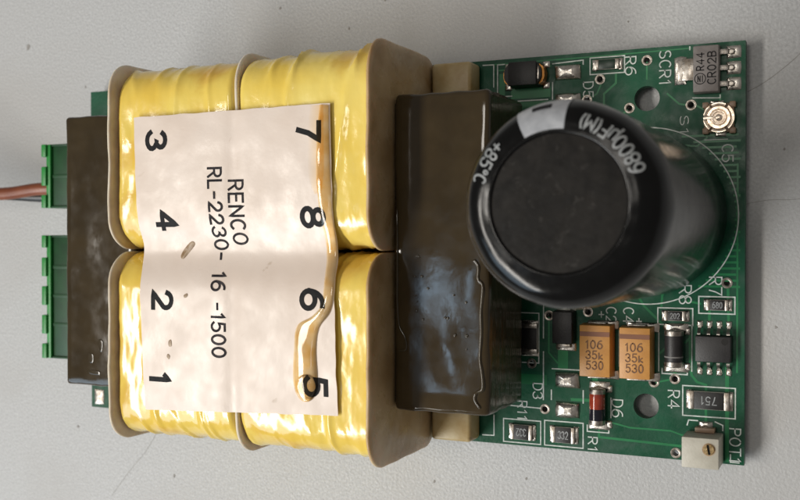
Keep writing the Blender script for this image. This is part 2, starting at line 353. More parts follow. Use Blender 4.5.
for x, y in VIAS:
    b = B(); lathe(b, [(.40, -1.5), (.40, .05), (.46, .09), (.72, .07), (.76, .012)], (x, y, 0), 20)
    for f in [f for f in b.faces if len(f.verts) > 4]: b.faces.remove(f)
    obj('via', b, 'via', board)
def trace(pts, wd, m='trace', z=0.02, name='trace'):
    b = B(); ribbon(b, pts, wd, lambda a, c: (a, c, z), 50); obj(name, up(b), m, board, smooth=False, fix=False)
trace([(38.89, 25.34), (38.89, 23.93), (37.19, 22.49), (37.2, 17)], .30)
trace([(49.14, -10.5), (49.15, -14.66), (49.36, -16.7), (50.09, -17.62), (51.28, -17.96), (51.28, -24.4)], .34)
trace([(54.03, -15.6), (54.05, -28.0)], .50)
trace([(41.0, -4.3), (42.89, -7.42), (45.5, -9.95)], .32)
trace([(20.0, -18.6), (28.3, -18.64)], 1.5, 'pour')
trace([(31.31, -13.2), (31.31, -16.43)], 1.5, 'trace')
trace([(36.58, -24.6), (36.59, -26.28), (48.5, -26.6)], .34)
trace([(32.65, -21.2), (35.6, -21.15)], .45)
trace([(20.0, 27.84), (35.17, 27.87), (49.15, 28.02)], .18, z=.024)
trace([(36.0, -17.2), (36.0, -19.4)], .8, z=.026)
trace([(47.2, -15.2), (47.15, -16.7)], .5, z=.026)
trace([(48.9, -6.6), (50.5, -6.9)], .3); trace([(45.3, -7.4), (45.4, -5.8), (47.5, -3.4)], .3, z=.026)
trace([(51.7, -7.8), (51.7, -9.2)], .35, z=.026); trace([(54.1, -4.6), (54.2, -9.2)], .35, z=.024)
trace([(45.0, -14.0), (46.2, -12.9)], .3, z=.028); trace([(48.5, -12.3), (49.3, -11.5)], .3, z=.03)
trace([(24.0, 23.3), (28.8, 23.3)], 1.5, 'trace', z=.024); trace([(22.0, 21.2), (29.0, 21.2)], 1.7, 'pour', z=.028)
trace([(22.0, 26), (22.0, 23.2)], .9, 'trace', z=.03)
for i in range(26):   # the hatched copper beside the capacitor
    y = 16-i*0.82; x0 = 43.1+math.sqrt(max(1, 11.9**2-(y-5.1)**2)) if abs(y-5.1) < 11.5 else 50.5
    if x0 < 55: trace([(x0+.2, y), (55.3+.3*math.sin(i*2.1), y)], .30, 'trace', z=.016, name='copper_line')
for pts in ([(43.2, 26.5), (43.2, 24.2)], [(40.5, 20.0), (38.8, 18.8)], [(46.0, 22.0), (47.6, 20.5), (48.5, 20.3)], [(49.8, 20.2), (50.8, 19.6)], [(30.5, -16.0), (29.2, -14.6), (29.2, -9.5)], [(44.6, -18.0), (46.5, -17.5)],
            [(38.0, -24.0), (41.0, -24.6), (46.6, -24.6), (48.6, -25.2)], [(53.0, 20.6), (53.0, 21.4)], [(51.3, 15.7), (50.0, 14.6), (47.2, 14.9)], [(21.5, 26.9), (29.4, 27.0)], [(36.9, 24.2), (36.2, 22.6), (35.2, 22.0)], [(55.3, 12), (55.3, -16)]):
    trace(pts, .24, z=.018)
def line(pts, wd=.17, closed=False, z=.045):
    b = B(); ribbon(b, pts, wd, lambda a, c: (a, c, z), 50, closed=closed); obj('silkscreen_line', up(b), 'silk', board, smooth=False, fix=False)
def rect(x0, x1, y0, y1): line([(x0, y0), (x1, y0), (x1, y1), (x0, y1)], closed=True)
line([(43.13+12.3*math.cos(a*math.pi/60), 5.14+12.3*math.sin(a*math.pi/60)) for a in range(120)], .16, True)
rect(35.2, 40.1, 25.35, 27.7); rect(50.3, 55.0, -8.2, -5.9); rect(44.8, 49.5, -9.9, -7.6); rect(48.2, 55.1, -22.3, -18.2)
rect(22.3, 28.0, -28.1, -24.7); rect(28.6, 34.3, -28.1, -24.5)
line([(19.0, 27.85), (20.7, 27.8), (20.7, 24.5)]); line([(22.4, 27.75), (21.3, 27.75), (21.3, 23.0), (23.5, 23.0)]); line([(19.0, -27.4), (20.8, -27.35), (20.8, -24.3)])
line([(28.4, -7.5), (28.4, -12.5)]); line([(28.4, -14.5), (28.4, -21.5)]); line([(25.0, -8.9), (27.7, -8.9), (27.7, -16.2), (25.2, -16.2)])
line([(29.7, 27.3), (34.2, 27.5), (34.2, 26.9)]); line([(29.7, 24.6), (29.7, 22.2)]); line([(29.0, 22.2), (24.5, 22.2), (24.5, 20.6)])
line([(29.7, -16.9), (34.2, -16.9)]); line([(29.6, -20.0), (29.6, -21.4)]); line([(34.3, -19.8), (34.3, -21.6)]); line([(20.5, -22.6), (28.0, -22.8)])
line([(39.45, -11.0), (39.45, -16.0)]); line([(44.95, -11.0), (44.95, -16.4)])
line([(45.4, -16.0), (45.4, -16.7), (48.8, -16.7), (48.8, -16.0)]); line([(49.4, -9.8), (49.4, -16.2)], .13)
line([(34.9, -24.7), (34.9, -25.6), (38.0, -25.6), (38.0, -24.9)]); line([(38.3, -20.6), (38.3, -23.4)])
line([(49.0, 27.8), (49.0, 28.2)]); line([(49.4, 21.2), (53.0, 21.0), (53.0, 21.4)], .15)
line([(48.8, -23.6), (49.0, -22.9), (50.2, -22.9)]); line([(52.5, -22.9), (53.5, -23.3), (53.5, -24.0)]); line([(54.5, -27.2), (54.5, -28.2), (55.6, -28.2)])
line([(39.2, 18.2), (42.4, 18.0), (42.4, 17.0)], .13); line([(51.0, 15.4), (54.0, 15.4)], .13)
for s, x, y, ln, h in [('R6', 40.95, 26.2, 2.5, 1.45), ('D5', 34.95, 23.2, 2.2, 1.4), ('SCR1', 45.7, 25.6, 4.6, 1.5), ('R7', 52.5, -4.45, 2.4, 1.6),
                       ('R8', 48.5, -5.7, 2.5, 1.6), ('C2', 38.3, -8.8, 2.1, 1.4), ('C4', 40.75, -8.8, 2.1, 1.4), ('C5', 54.0, 13.5, 2.3, 1.4),
                       ('R4', 47.0, -20.2, 2.4, 1.5), ('POT1', 55.1, -25.9, 4.5, 1.4), ('D6', 39.2, -22.0, 2.4, 1.5), ('D3', 28.45-.9, -20.3, 2.2, 1.4),
                       ('R11', 25.2, -23.3, 2.7, 1.4), ('R1', 35.7, -27.35, 1.9, 1.3), ('+', 36.9, -8.8, .8, 1.2), ('+', 42.2, -9.6, .8, 1.2), ('S1', 48.3, 17.6, 2.4, 1.1)]:
    lettering('silkscreen_text', s, board, 'silk', .17 if s != 'S1' else .12, h, ln, flat(x, y, .06, 90))

# ================================================================= transformer
tr = empty('transformer', (-9.6, 0, 0), root, 'large yellow taped transformer with dark core and printed paper label')
# core: two yokes joined by two legs that run inside the coils
bm = B()
def rough_box(x0, x1, y0, y1, z0, z1, bev):
    t = bmesh.new(); box(t, x0, x1, y0, y1, z0, z1, bev, 3)
    bmesh.ops.subdivide_edges(t, edges=[e for e in t.edges if e.calc_length() > 4], cuts=18, use_grid_fill=True)
    for v in t.verts:
        v.co += Vector((noise.noise(v.co*.5), noise.noise(v.co*.5+Vector((9, 0, 0))), 0.40*noise.noise(v.co*.26+Vector((0, 7, 0)))))*0.16
    merge(bm, t)
rough_box(-45.9, -31.9, -21.4, 21.5, 3.2, 17.5, .55)
rough_box(12.5, 26.3, -21.4, 21.6, 3.2, 17.5, .7)
box(bm, -32.2, 12.8, 7.5, 20.5, 4, 16.5); box(bm, -32.2, 12.8, -20.5, -7.5, 4, 16.5)
obj('core', bm, 'core', tr)
def rrect(y0, y1, z0, z1, r, n=8):
    pts = []
    for (cy, cz, a0) in ((y1-r, z1-r, 0), (y0+r, z1-r, 90), (y0+r, z0+r, 180), (y1-r, z0+r, 270)):
        for i in range(n+1):
            a = math.radians(a0+90*i/n); pts.append((cy+r*math.cos(a), cz+r*math.sin(a)))
    out = []
    for i in range(len(pts)):      # even spacing along the straight runs
        a, b = pts[i], pts[(i+1) % len(pts)]; d = math.hypot(b[0]-a[0], b[1]-a[1]); k = max(1, int(d/1.1))
        for j in range(k): out.append((a[0]+(b[0]-a[0])*j/k, a[1]+(b[1]-a[1])*j/k))
    return out
def coil(x0, x1, y0, y1, ztop, m, ridges, seed):
    b = B(); sec = rrect(y0, y1, 1.6, ztop, 5.4, 9); ny = len(sec); nx = 84; rings = []
    cy, cz = (y0+y1)/2, (1.6+ztop)/2
    for i in range(nx+1):
        x = x0+(x1-x0)*i/nx; ring = []
        e = min(1, min(i, nx-i)/3); edge = -0.5*(1-e)**2
        for k, (y, z) in enumerate(sec):
            p = Vector((x, y, z)); nrm = Vector((0, y-cy, z-cz)).normalized()
            d = edge+.28*noise.noise(p*.11+Vector((seed, 0, 0)))+.10*noise.noise(p*.42+Vector((seed, 3, 0)))+.05*noise.noise(p*1.1)
            q = Vector((p.x*.16+.05*p.y, p.y*.06, p.z*.06))+Vector((seed*3, seed, 0)); cr = 1-abs(noise.noise(q))*2.2
            side = min(1, max(.25, (abs(y-cy)-7)/6)); d += .34*side*max(0, (cr-.72)/.28)**1.5
            q2 = Vector((p.x*.30-.12*p.y, p.y*.10+p.z*.08, seed)); cr2 = 1-abs(noise.noise(q2))*2.4; d += .13*side*max(0, (cr2-.78)/.22)
            for (xr, sl, wdt, hh) in ridges:
                xc = xr+sl*(y-cy)
                out = 0.35+0.65*min(1, max(0, (abs(y)-19)/4))
                d += hh*out*math.exp(-((x-xc)/wdt)**2)
                d += hh*0.55*out*(1 if x > xc else 0)*math.exp(-max(0, x-xc)/3.0)
            d = min(d, .42+.55*min(1, max(0, (abs(y)-24)/2.0)))
            ring.append(b.verts.new(p+nrm*d))
        rings.append(ring)
    for a, c in zip(rings, rings[1:]):
        for k in range(ny): b.faces.new((a[k], a[(k+1) % ny], c[(k+1) % ny], c[k]))
    b.faces.new(rings[0]); b.faces.new(rings[-1])
    return obj('coil_winding', b, m, tr, sharp=60)
coil(-31.2, -10.7, .7, 27.7, 22.3, 'tape', [(-21, .04, .7, .22), (-14, -.1, .5, .15)], 1)
coil(-9.4, 11.6, .7, 28.0, 22.4, 'tape_pale', [(-2.5, .16, .45, .55), (6.6, .20, .55, .6)], 5)
coil(-31.2, -10.7, -27.7, -.1, 22.3, 'tape', [(-24, .05, .6, .2), (-17, -.07, .5, .2)], 9)
coil(-9.4, 11.6, -27.9, -.1, 22.4, 'tape', [(4.5, -.05, .5, .3)], 13)
def flange(x, y0, y1, ztop, m, thick=.5, bow=.5, seed=0, r=4.8):
    b = B(); sec = rrect(y0, y1, .8, ztop, r, 9); n = len(sec); cy, cz = (y0+y1)/2, (ztop+.8)/2; rings = []
    for (dx, s) in ((-.5, .55), (-.5, .93), (-.5, .985), (-.25, 1.0), (.25, 1.0), (.5, .985), (.5, .93), (.5, .55)):
        ring = []
        for (y, z) in sec:
            p = Vector((x+dx*thick, cy+(y-cy)*s, cz+(z-cz)*s))
            f = max(0, (s-.55)/.45)**2
            p.x += bow*f*(1+.7*noise.noise(Vector((seed, y*.15, z*.15))))+.12*f*noise.noise(Vector((seed+4, y*.3, z*.3)))
            p += Vector((0, y-cy, z-cz)).normalized()*(.10*noise.noise(Vector((seed+8, y*.25, z*.25))))
            ring.append(b.verts.new(p))
        rings.append(ring)
    for a, c in zip(rings, rings[1:]):
        for k in range(n): b.faces.new((a[k], a[(k+1) % n], c[(k+1) % n], c[k]))
    b.faces.new(rings[0]); b.faces.new(rings[-1])
    obj('bobbin_flange', b, m, tr, sharp=70)
flange(-31.5, .35, 28.6, 23.5, 'flange', bow=-.3, seed=1); flange(-31.5, -28.6, .05, 23.5, 'flange', bow=-.3, seed=2)
flange(-10.1, .35, 28.9, 22.35, 'flange', bow=.2, seed=3, thick=.55); flange(-10.1, -28.9, .05, 22.35, 'flange', bow=.2, seed=4, thick=.55)
flange(11.95, .35, 28.9, 24.2, 'flange_brown', bow=-.15, seed=5, thick=.55); flange(11.95, -28.9, .05, 24.2, 'flange_brown', bow=-.15, seed=6, thick=.55)
for s in (1, -1):
    for (x0, x1) in ((12.4, 18.6), (-38.0, -32.0)):
        b = B(); box(b, x0, x1, min(s*23.0, s*27.9), max(s*23.0, s*27.9), .05, 4.2, .5, 3); obj('pin_block', b, 'foot', tr)
        for y in (24.2, 26.6):
            b = B(); tube(b, [((x0+x1)/2, s*y, TZ+.02), ((x0+x1)/2+.01, s*y, .2)], .45, 10); obj('pin', b, 'tin', tr)
# ---- the paper label follows the two coils
def lab_z(x, y):
    return 22.95 - 1.35*math.exp(-((y-.3)/3.6)**2) + .10*noise.noise(Vector((x*.12, y*.12, 3))) + .05*noise.noise(Vector((x*.35, y*.35, 8))) - .004*max(0, abs(y)-15)**2 - .25*math.exp(-((x+10)/1.2)**2)*(1-math.exp(-((y-.3)/5)**2))*.6
C00, C10, C11, C01 = (-27.5, 19.9), (5.6, 20.2), (6.7, -21.8), (-25.6, -23.3)
bm = B(); nx, ny = 66, 86; g = []
for i in range(nx+1):
    row = []
    for j in range(ny+1):
        u, v = i/nx, j/ny
        x = (C00[0]*(1-u)+C10[0]*u)*(1-v)+(C01[0]*(1-u)+C11[0]*u)*v; y = (C00[1]*(1-u)+C10[1]*u)*(1-v)+(C01[1]*(1-u)+C11[1]*u)*v
        if i in (0, nx): x += .12*noise.noise(Vector((y*.4, i, 0)))
        if j in (0, ny): y += .10*noise.noise(Vector((x*.4, j, 5)))
        row.append((x, y))
    g.append(row)
def lab_sheet(off): return [[bm.verts.new((x, y, lab_z(x, y)+off)) for (x, y) in row] for row in g]
T, Bt = lab_sheet(0.10), lab_sheet(0.0)
for i in range(nx):
    for j in range(ny):
        bm.faces.new((T[i][j], T[i][j+1], T[i+1][j+1], T[i+1][j])); bm.faces.new((Bt[i][j], Bt[i+1][j], Bt[i+1][j+1], Bt[i][j+1]))
for i in range(nx):
    bm.faces.new((T[i][0], T[i+1][0], Bt[i+1][0], Bt[i][0])); bm.faces.new((T[i][ny], Bt[i][ny], Bt[i+1][ny], T[i+1][ny]))
for j in range(ny):
    bm.faces.new((T[0][j], Bt[0][j], Bt[0][j+1], T[0][j+1])); bm.faces.new((T[nx][j], T[nx][j+1], Bt[nx][j+1], Bt[nx][j]))
obj('paper_label', bm, 'label', tr, label='cream paper label with terminal numbers and typed part number', sharp=60)
def on_label(x, y, slant=0.0, extra=.03):
    return lambda u, v, L=0: (x+v+slant*u, y-u, lab_z(x+v+slant*u, y-u)+.10+extra+L)
for c, x, y in (('3', -23.3, 16.3), ('4', -21.8, 4.6), ('2', -22.3, -7.0), ('1', -22.8, -18.4), ('7', 2.3, 16.5), ('8', 2.85, 4.9), ('6', 2.85, -6.3), ('5', 3.3, -18.1)):
    lettering('printed_number', c, tr, 'ink', .74, 3.3, 2.35 if c != '1' else 1.2, on_label(x, y, .01), .4)
lettering('printed_text', 'RENCO', tr, 'ink_type', .34, 2.35, 8.9, on_label(-9.45, 5.7, .015), .4, gap=.28)
lettering('printed_text', 'RL-2230- 16 -1500', tr, 'ink_type', .34, 2.2, 26.8, on_label(-12.7, -1.4, .028), .4, gap=.26)
# ---- resin that ran down the label
WL = [(2.66, 20.05), (2.03, 15.35), (2.34, 10.6), (3.3, 8.0)]; WR = [(4.6, 20.0), (4.7, 15.2), (4.7, 10.9), (4.3, 8.2)]
bm = B(); rows = []
for a, c in zip(spline([(x, y, 0) for x, y in WL], 6), spline([(x, y, 0) for x, y in WR], 6)):
    rows.append([bm.verts.new((a.x+(c.x-a.x)*k/6, a.y+(c.y-a.y)*k/6, lab_z(a.x+(c.x-a.x)*k/6, a.y+(c.y-a.y)*k/6)+.19)) for k in range(7)])
for a, c in zip(rows, rows[1:]):
    for k in range(6): bm.faces.new((a[k], a[k+1], c[k+1], c[k]))
obj('resin_film', up(bm), 'resin_film', tr, fix=False)
DL = [(4.1, 20.05), (3.7, 15.35), (3.6, 10.6), (3.88, 7.19), (4.49, 0.45), (4.49, -6.28), (2.94, -8.49), (0.58, -9.93), (0.11, -13.23), (-0.06, -17.35), (0.57, -19.5), (1.52, -20.25)]
DR = [(5.5, 19.89), (5.6, 15.2), (5.7, 10.91), (5.9, 7.16), (6.1, 1.13), (6.2, -4.89), (5.71, -7.86), (4.02, -10.08), (3.55, -13.07), (3.7, -16.85), (3.24, -19.32), (2.3, -20.2)]
l3 = spline([(a, b, 0) for a, b in DL], 6); r3 = spline([(a, b, 0) for a, b in DR], 6); bm = B(); rows = []
for i, (a, c) in enumerate(zip(l3, r3)):
    row = []; t = i/(len(l3)-1); hgt = .05+.08*min(1, max(0, (t-.28)/.1)); hgt *= min(1, (1-t)/.05+.05)
    for k in range(9):
        s = k/8; p = a+(c-a)*s; row.append(bm.verts.new((p.x, p.y, lab_z(p.x, p.y)+.23+hgt*(1-(2*s-1)**2)**.6)))
    rows.append(row)
for a, c in zip(rows, rows[1:]):
    for k in range(8): bm.faces.new((a[k], a[k+1], c[k+1], c[k]))
obj('resin_drip', up(bm), 'resin', tr, label='glossy amber resin drip running down the label', sharp=80, fix=False)
bm = B(); blob(bm, [(1.9+1.55*math.cos(a*math.pi/6), -18.2+1.7*math.sin(a*math.pi/6)) for a in range(12)], 0, .32, zf=lambda x, y: lab_z(1.9, -18.2)+.50)
obj('resin_drop', bm, 'resin_clear', tr, label='clear round resin drop over the number 5')
for pts in ([(-19.9, -.5), (-19.2, .6), (-17.9, 1.6), (-17.3, 1.2), (-18.3, .1), (-19.4, -1.0)], [(-21.2, -13.0), (-20.7, -12.7), (-20.6, -13.6), (-21.1, -13.7)], [(-21.3, -14.8), (-20.9, -15.1), (-21.1, -15.6), (-21.5, -15.2)], [(-18.5, -6.2), (-17.9, -5.9), (-17.8, -6.3), (-18.3, -6.6)]):
    bm = B(); blob(bm, pts, 0, .03, zf=lambda x, y: lab_z(x, y)+.12); obj('stain', bm, 'stain', tr)
# ---- varnish pools and beads on the core
POOLS = [[(19.0, -1.81), (21.32, -1.54), (23.62, -1.42), (23.36, -2.71), (22.76, -3.67), (23.11, -4.85), (23.72, -6.73), (23.62, -8.4), (22.86, -9.61), (20.81, -9.93), (19.26, -9.5), (19.0, -7.83), (19.36, -6.13), (19.88, -4.44), (19.15, -3.01)],
 [(17.95, -11.97), (19.78, -11.55), (21.84, -11.32), (23.37, -11.49), (23.78, -12.9), (23.37, -14.59), (22.36, -16.07), (21.33, -17.33), (20.3, -17.63), (19.52, -16.71), (19.0, -15.06), (18.48, -13.15)],
 [(15.84, -7.44), (16.63, -6.93), (17.95, -8.1), (18.58, -9.77), (17.16, -11.18), (15.57, -11.1), (15.47, -9.15)],
 [(15.57, -0.05), (16.42, -0.24), (16.84, -1.2), (17.27, -2.31), (16.53, -2.18), (15.89, -1.21)],
 [(15.84, -19.65), (18.22, -19.7), (18.22, -20.05), (15.84, -20.1)], [(19.29, 19.85), (23.36, 19.27), (23.24, 18.7), (19.61, 19.01)],
 [(18.41, 3.44), (19.81, 3.66), (21.07, 2.55), (20.69, 1.55), (19.3, 2.26)],
 [(-41.2, -16.4), (-40.2, -16.3), (-40.1, -17.6), (-41, -17.7)], [(-41.0, -18.9), (-38.9, -19.0), (-38.9, -19.6), (-41.0, -19.5)], [(-39.2, -14.0), (-38.2, -14.2), (-38.3, -15.8), (-39.0, -15.7)],
 [(-41.5, -6.5), (-40.7, -6.8), (-40.8, -11.5), (-41.4, -11.2)], [(-42.5, 19.7), (-40.2, 20.0), (-39.8, 19.3), (-42.0, 19.1)]]
for i, p in enumerate(POOLS[7:10]):
    bm = B(); blob(bm, p, 17.52, .07, prof=((1, 0), (.96, .4), (.90, .72), (.8, .92), (.6, 1.0))); obj('varnish_pool', bm, 'varnish', tr)
def bead(pts, rr):
    b = B(); sp = spline([(x, y, 17.54) for x, y in pts], 5); tube(b, sp, [rr*(.75+.5*abs(noise.noise(p*.6)))*(.3 if i in (0, len(sp)-1) else 1) for i, p in enumerate(sp)], 10, .7); obj('varnish_bead', b, 'varnish', tr)
bead([(24.12, -0.8), (24.78, -1.74), (24.73, -3.39), (25.4, -4.32), (25.13, -7.64), (25.19, -10.47), (24.99, -13.79), (25.29, -15.67), (25.39, -17.79), (24.54, -18.32), (24.29, -19.28), (25.1, -20.4)], .26)
bead([(13.0, 6), (13.05, -0.59), (13.0, -6.4), (13.3, -9.79), (14.18, -11.45), (14.33, -13.01), (13.2, -13.3)], .17)
random.seed(3)
for i in range(16):
    x, y = random.choice([(random.uniform(19, 23.5), random.uniform(-17, -1.5)), (random.uniform(15.5, 18), random.uniform(-11, 0))])
    b = B(); rr = random.uniform(.10, .24); blob(b, [(x+rr*math.cos(a*math.pi/4), y+rr*math.sin(a*math.pi/4)) for a in range(8)], 17.52, .10); obj('varnish_bubble', b, 'varnish', tr)

# ================================================================= capacitor
CX, CY = 43.1, 5.1; LEAN = (-.024, .012)
cp = empty('capacitor', (CX, CY, 0), root, 'tall black cylindrical electrolytic capacitor with white polarity stripe')
def dome(t):   # shoulder of the sleeve, t = 0 at the side, 1 at the inner lip
    a = t*math.pi/2; return (7.6+3.5*math.cos(a)**.8 if t < 1 else 7.6, 37.0+4.1*math.sin(a)**.9)
prof = [(10.2, .5), (10.9, .9), (11.1, 1.8), (11.1, 12), (11.1, 24), (11.12, 34)]+[dome(i/14) for i in range(15)]+[(7.35, 41.15), (7.2, 41.0), (7.15, 40.75)]
bm = B(); lathe(bm, prof, (CX, CY, 0), 96, lean=LEAN)
for v in bm.verts:
    if v.co.z > 34: v.co += Vector((noise.noise(v.co*.35), noise.noise(v.co*.35+Vector((5, 5, 5))), .6*noise.noise(v.co*.5)))*.09
obj('sleeve', bm, 'sleeve', cp, sharp=60)
bm = B(); lathe(bm, [(7.4, 40.3), (7.4, 40.86), (7.0, 40.94), (4, 40.98), (.0001, 41.0)], (CX, CY, 0), 64, lean=LEAN); obj('top_disc', bm, 'vent', cp)
bm = B(); lathe(bm, [(10.0, .05), (10.3, .3), (10.3, .8)], (CX, CY, 0), 48); obj('rubber_base', bm, 'bung', cp)
def dome_pt(rad, ang, off=.06):
    lo, hi = 0.0, 1.0
    for _ in range(30):
        m_ = (lo+hi)/2
        if dome(m_)[0] > rad: lo = m_
        else: hi = m_
    rr, zz = dome((lo+hi)/2); zz += off
    return (CX+rr*math.cos(ang)+LEAN[0]*zz, CY+rr*math.sin(ang)+LEAN[1]*zz, zz)
bm = B(); sprof = [(r_+.05, z_) for r_, z_ in [(11.1, 2), (11.1, 20), (11.12, 34)]]+[(dome(i/14)[0]+.05, dome(i/14)[1]+.05) for i in range(14)]+[(7.65, 41.17)]
lathe(bm, sprof, (CX, CY, 0), 16, a0=math.radians(85), a1=math.radians(117), lean=LEAN); obj('polarity_stripe', bm, 'sleeve_print', cp, fix=True)
bm = B(); lathe(bm, [(dome(t)[0]+.09, dome(t)[1]+.09) for t in (.46, .50, .55, .60)], (CX, CY, 0), 10, a0=math.radians(95), a1=math.radians(107), lean=LEAN); obj('minus_mark', bm, 'ink', cp)
def ring_text(s, a_mid, rad, ht, ln):
    # reads anticlockwise with the tops of the letters towards the centre
    return lettering('sleeve_text', s, cp, 'white_ink', .22, ht, ln, lambda u, v, L=0: dome_pt(rad-v, math.radians(a_mid)+u/rad, .09+L), .3)
ring_text('+85oC', 150, 8.95, 1.5, 4.6)
ring_text('6800uF(M)', 47, 8.75, 1.45, 8.2)

# ================================================================= small parts
def solder_pad(parent, x0, x1, y0, y1, h=.25, m='solder', z=.03, name='solder_pad'):
    b = B(); rx, ry = (x1-x0)/2, (y1-y0)/2; c = ((x0+x1)/2, (y0+y1)/2)
    blob(b, [(c[0]+rx*a*(1+.05*random.uniform(-1, 1)), c[1]+ry*d*(1+.05*random.uniform(-1, 1))) for a, d in ((1, 0), (.97, .9), (.9, .97), (0, 1), (-.9, .97), (-.97, .9), (-1, 0), (-.97, -.9), (-.9, -.97), (0, -1), (.9, -.97), (.97, -.9))], z, h, 2, prof=((1, 0), (.96, .2), (.86, .45), (.66, .75), (.4, .94), (.18, .99)))
    return obj(name, b, m, parent)
def chip(x, y, L, W, H, text, rot, label, vertical=False, body='epoxy', mark='white_ink', cap=.55):
    e = empty('chip_resistor', (x, y, 0), root, label)
    def bx(b, u0, u1, v0, v1, z0, z1, bev): 
        return box(b, x+v0, x+v1, y+u0, y+u1, z0, z1, bev) if vertical else box(b, x+u0, x+u1, y+v0, y+v1, z0, z1, bev)
    b = B(); bx(b, -L/2+cap*.7, L/2-cap*.7, -W/2, W/2, .12, H*.9, .05); obj('body', b, 'ceramic', e)
    b = B(); bx(b, -L/2+cap, L/2-cap, -W/2+.06, W/2-.06, H*.9+.01, H+.04, .05); obj('resistive_coat', b, body, e)
    for s in (-1, 1):
        b = B(); u = sorted((s*L/2, s*(L/2-cap))); bx(b, u[0], u[1], -W/2-.02, W/2+.02, .10, H, .09); obj('end_cap', b, 'tin', e)
        u = sorted((s*(L/2+.45), s*(L/2-.3)))
        if vertical: solder_pad(e, x-W/2-.1, x+W/2+.1, y+u[0], y+u[1], H*.35, name='solder_joint')
        else: solder_pad(e, x+u[0], x+u[1], y-W/2-.1, y+W/2+.1, H*.35, name='solder_joint')
    if text: lettering('marking', text, e, mark, .13 if L > 3 else .1, min(W*.55, 1.05), min(L*.42, 2.0), flat(x, y, H+.06, rot), gap=.3)
    return e
chip(25.2, -26.45, 3.3, 2.2, .62, '332', 180, 'chip resistor marked 332 upside down by the brown foot of the transformer')
chip(31.5, -26.35, 3.4, 2.3, .62, '332', 0, 'chip resistor marked 332 the right way up, below the two bare solder pads')
chip(51.75, -20.0, 5.4, 2.45, .7, '751', 180, 'long chip resistor marked 751 above the trimmer potentiometer', cap=.75)
chip(52.8, -7.0, 2.9, 1.45, .55, '680', 0, 'small chip resistor R7 above the eight pin chip', cap=.5)
chip(47.2, -8.65, 2.9, 1.35, .55, '202', 0, 'small chip resistor R8 under the rim of the capacitor', cap=.5)
chip(37.7, 26.6, 3.5, 1.45, .55, None, 0, 'small dark chip resistor R6 near the upper board edge', body='dark_green', cap=.6)
chip(26.3, -12.6, 4.4, 2.7, .8, None, 0, 'dark chip resistor between the transformer core and the capacitor', vertical=True, cap=.7)
# ---- bare solder pads (unfitted parts)
for (x0, x1, y0, y1) in ((30.0, 33.9, 24.8, 27.0), (30.0, 33.9, 20.9, 22.9), (30.1, 33.8, -19.6, -17.3), (30.2, 33.8, -23.9, -21.6)):
    solder_pad(board, x0, x1, y0, y1, .75)
solder_pad(board, -55.6, -53.4, -27.9, -25.2, .12, 'via'); solder_pad(board, -55.6, -53.6, -24.4, -22.2, .12, 'via')
# ---- tantalum capacitors
def tantalum(x0, x1, y0, y1, label):
    e = empty('tantalum_capacitor', ((x0+x1)/2, (y0+y1)/2, 0), root, label); x = (x0+x1)/2; y = (y0+y1)/2
    b = B(); box(b, x0-.15, x1+.15, y0-.15, y1+.15, .15, 2.8, .12, 2, taper=.15); obj('body', b, 'tant', e)
    b = B(); box(b, x0+.05, x1-.05, y1-1.55, y1-.9, 2.79, 2.83); obj('polarity_band', b, 'band', e)
    for k, t in enumerate(('106', '35k', '530')): lettering('marking', t, e, 'brown_ink', .16, 1.1, 2.3, flat(x-.1+.05*k, y1-2.7-1.45*k, 2.84, 0), gap=.3)
    for s in (-1, 1):
        yy = y1+.15 if s > 0 else y0-.15
        b = B(); box(b, x-1.25, x+1.25, min(yy, yy+s*.18), max(yy, yy+s*.18), .06, 1.5, .05); obj('terminal', b, 'tin', e)
        solder_pad(e, x-1.7, x+2.9, min(yy-s*.9, yy+s*.45), max(yy-s*.9, yy+s*.45), .3, name='solder_joint')
tantalum(34.45, 38.75, -17.35, -10.15, 'tan tantalum capacitor nearest the bare solder pads, marked 106 35k 530')
tantalum(40.05, 44.25, -17.35, -10.3, 'tan tantalum capacitor beside the black barrel diode, marked 106 35k 530')
# ---- barrel diodes
def melf(name, x, y0, y1, r, body, label, band=None):
    e = empty(name, (x, (y0+y1)/2, 0), root, label); L = y1-y0; c = .75
    b = B(); lathe(b, [(r*.93, c*.8), (r*.96, c+.1), (r*.96, L-c-.1), (r*.93, L-c*.8)], (x, y0, r+.05), 28, 'y'); obj('glass_body', b, body, e)
    for k in (0, 1):
        pr = [(r*.75, 0), (r*.98, .12), (r, .3), (r, c)]
        if k: pr = [(a, L-h) for a, h in pr]
        b = B(); lathe(b, pr, (x, y0, r+.05), 28, 'y'); obj('end_cap', b, 'tin', e)
        yy = (y0, y1)[k]; solder_pad(e, x-r-.35, x+r+.45, yy-.15-.55*(1-k)+.0*k-.15, yy+.15+.55*k+.15-.0, .35, name='solder_joint')
        solder_pad(e, x+r-.1, x+r+.75, yy-.45+.1*(1-2*k)-.2, yy+.45+.1*(1-2*k), .22, name='solder_fillet')
    if band:
        b = B(); lathe(b, [(r*.97, band[0]), (r*.985, band[0]+.02), (r*.985, band[1]-.02), (r*.97, band[1])], (x, y0, r+.05), 28, 'y'); obj('cathode_band', b, band[2], e)
melf('barrel_diode', 47.2, -15.6, -10.5, 1.28, 'epoxy_soft', 'black barrel diode between the tantalum capacitor and the eight pin chip', (1.35, 1.55, 'grey_ink'))
melf('glass_diode', 36.6, -24.4, -19.15, 1.15, 'glass_red', 'red glass diode with a dark band, marked D6 beside it', (.7, 2.35, 'glass_dark'))
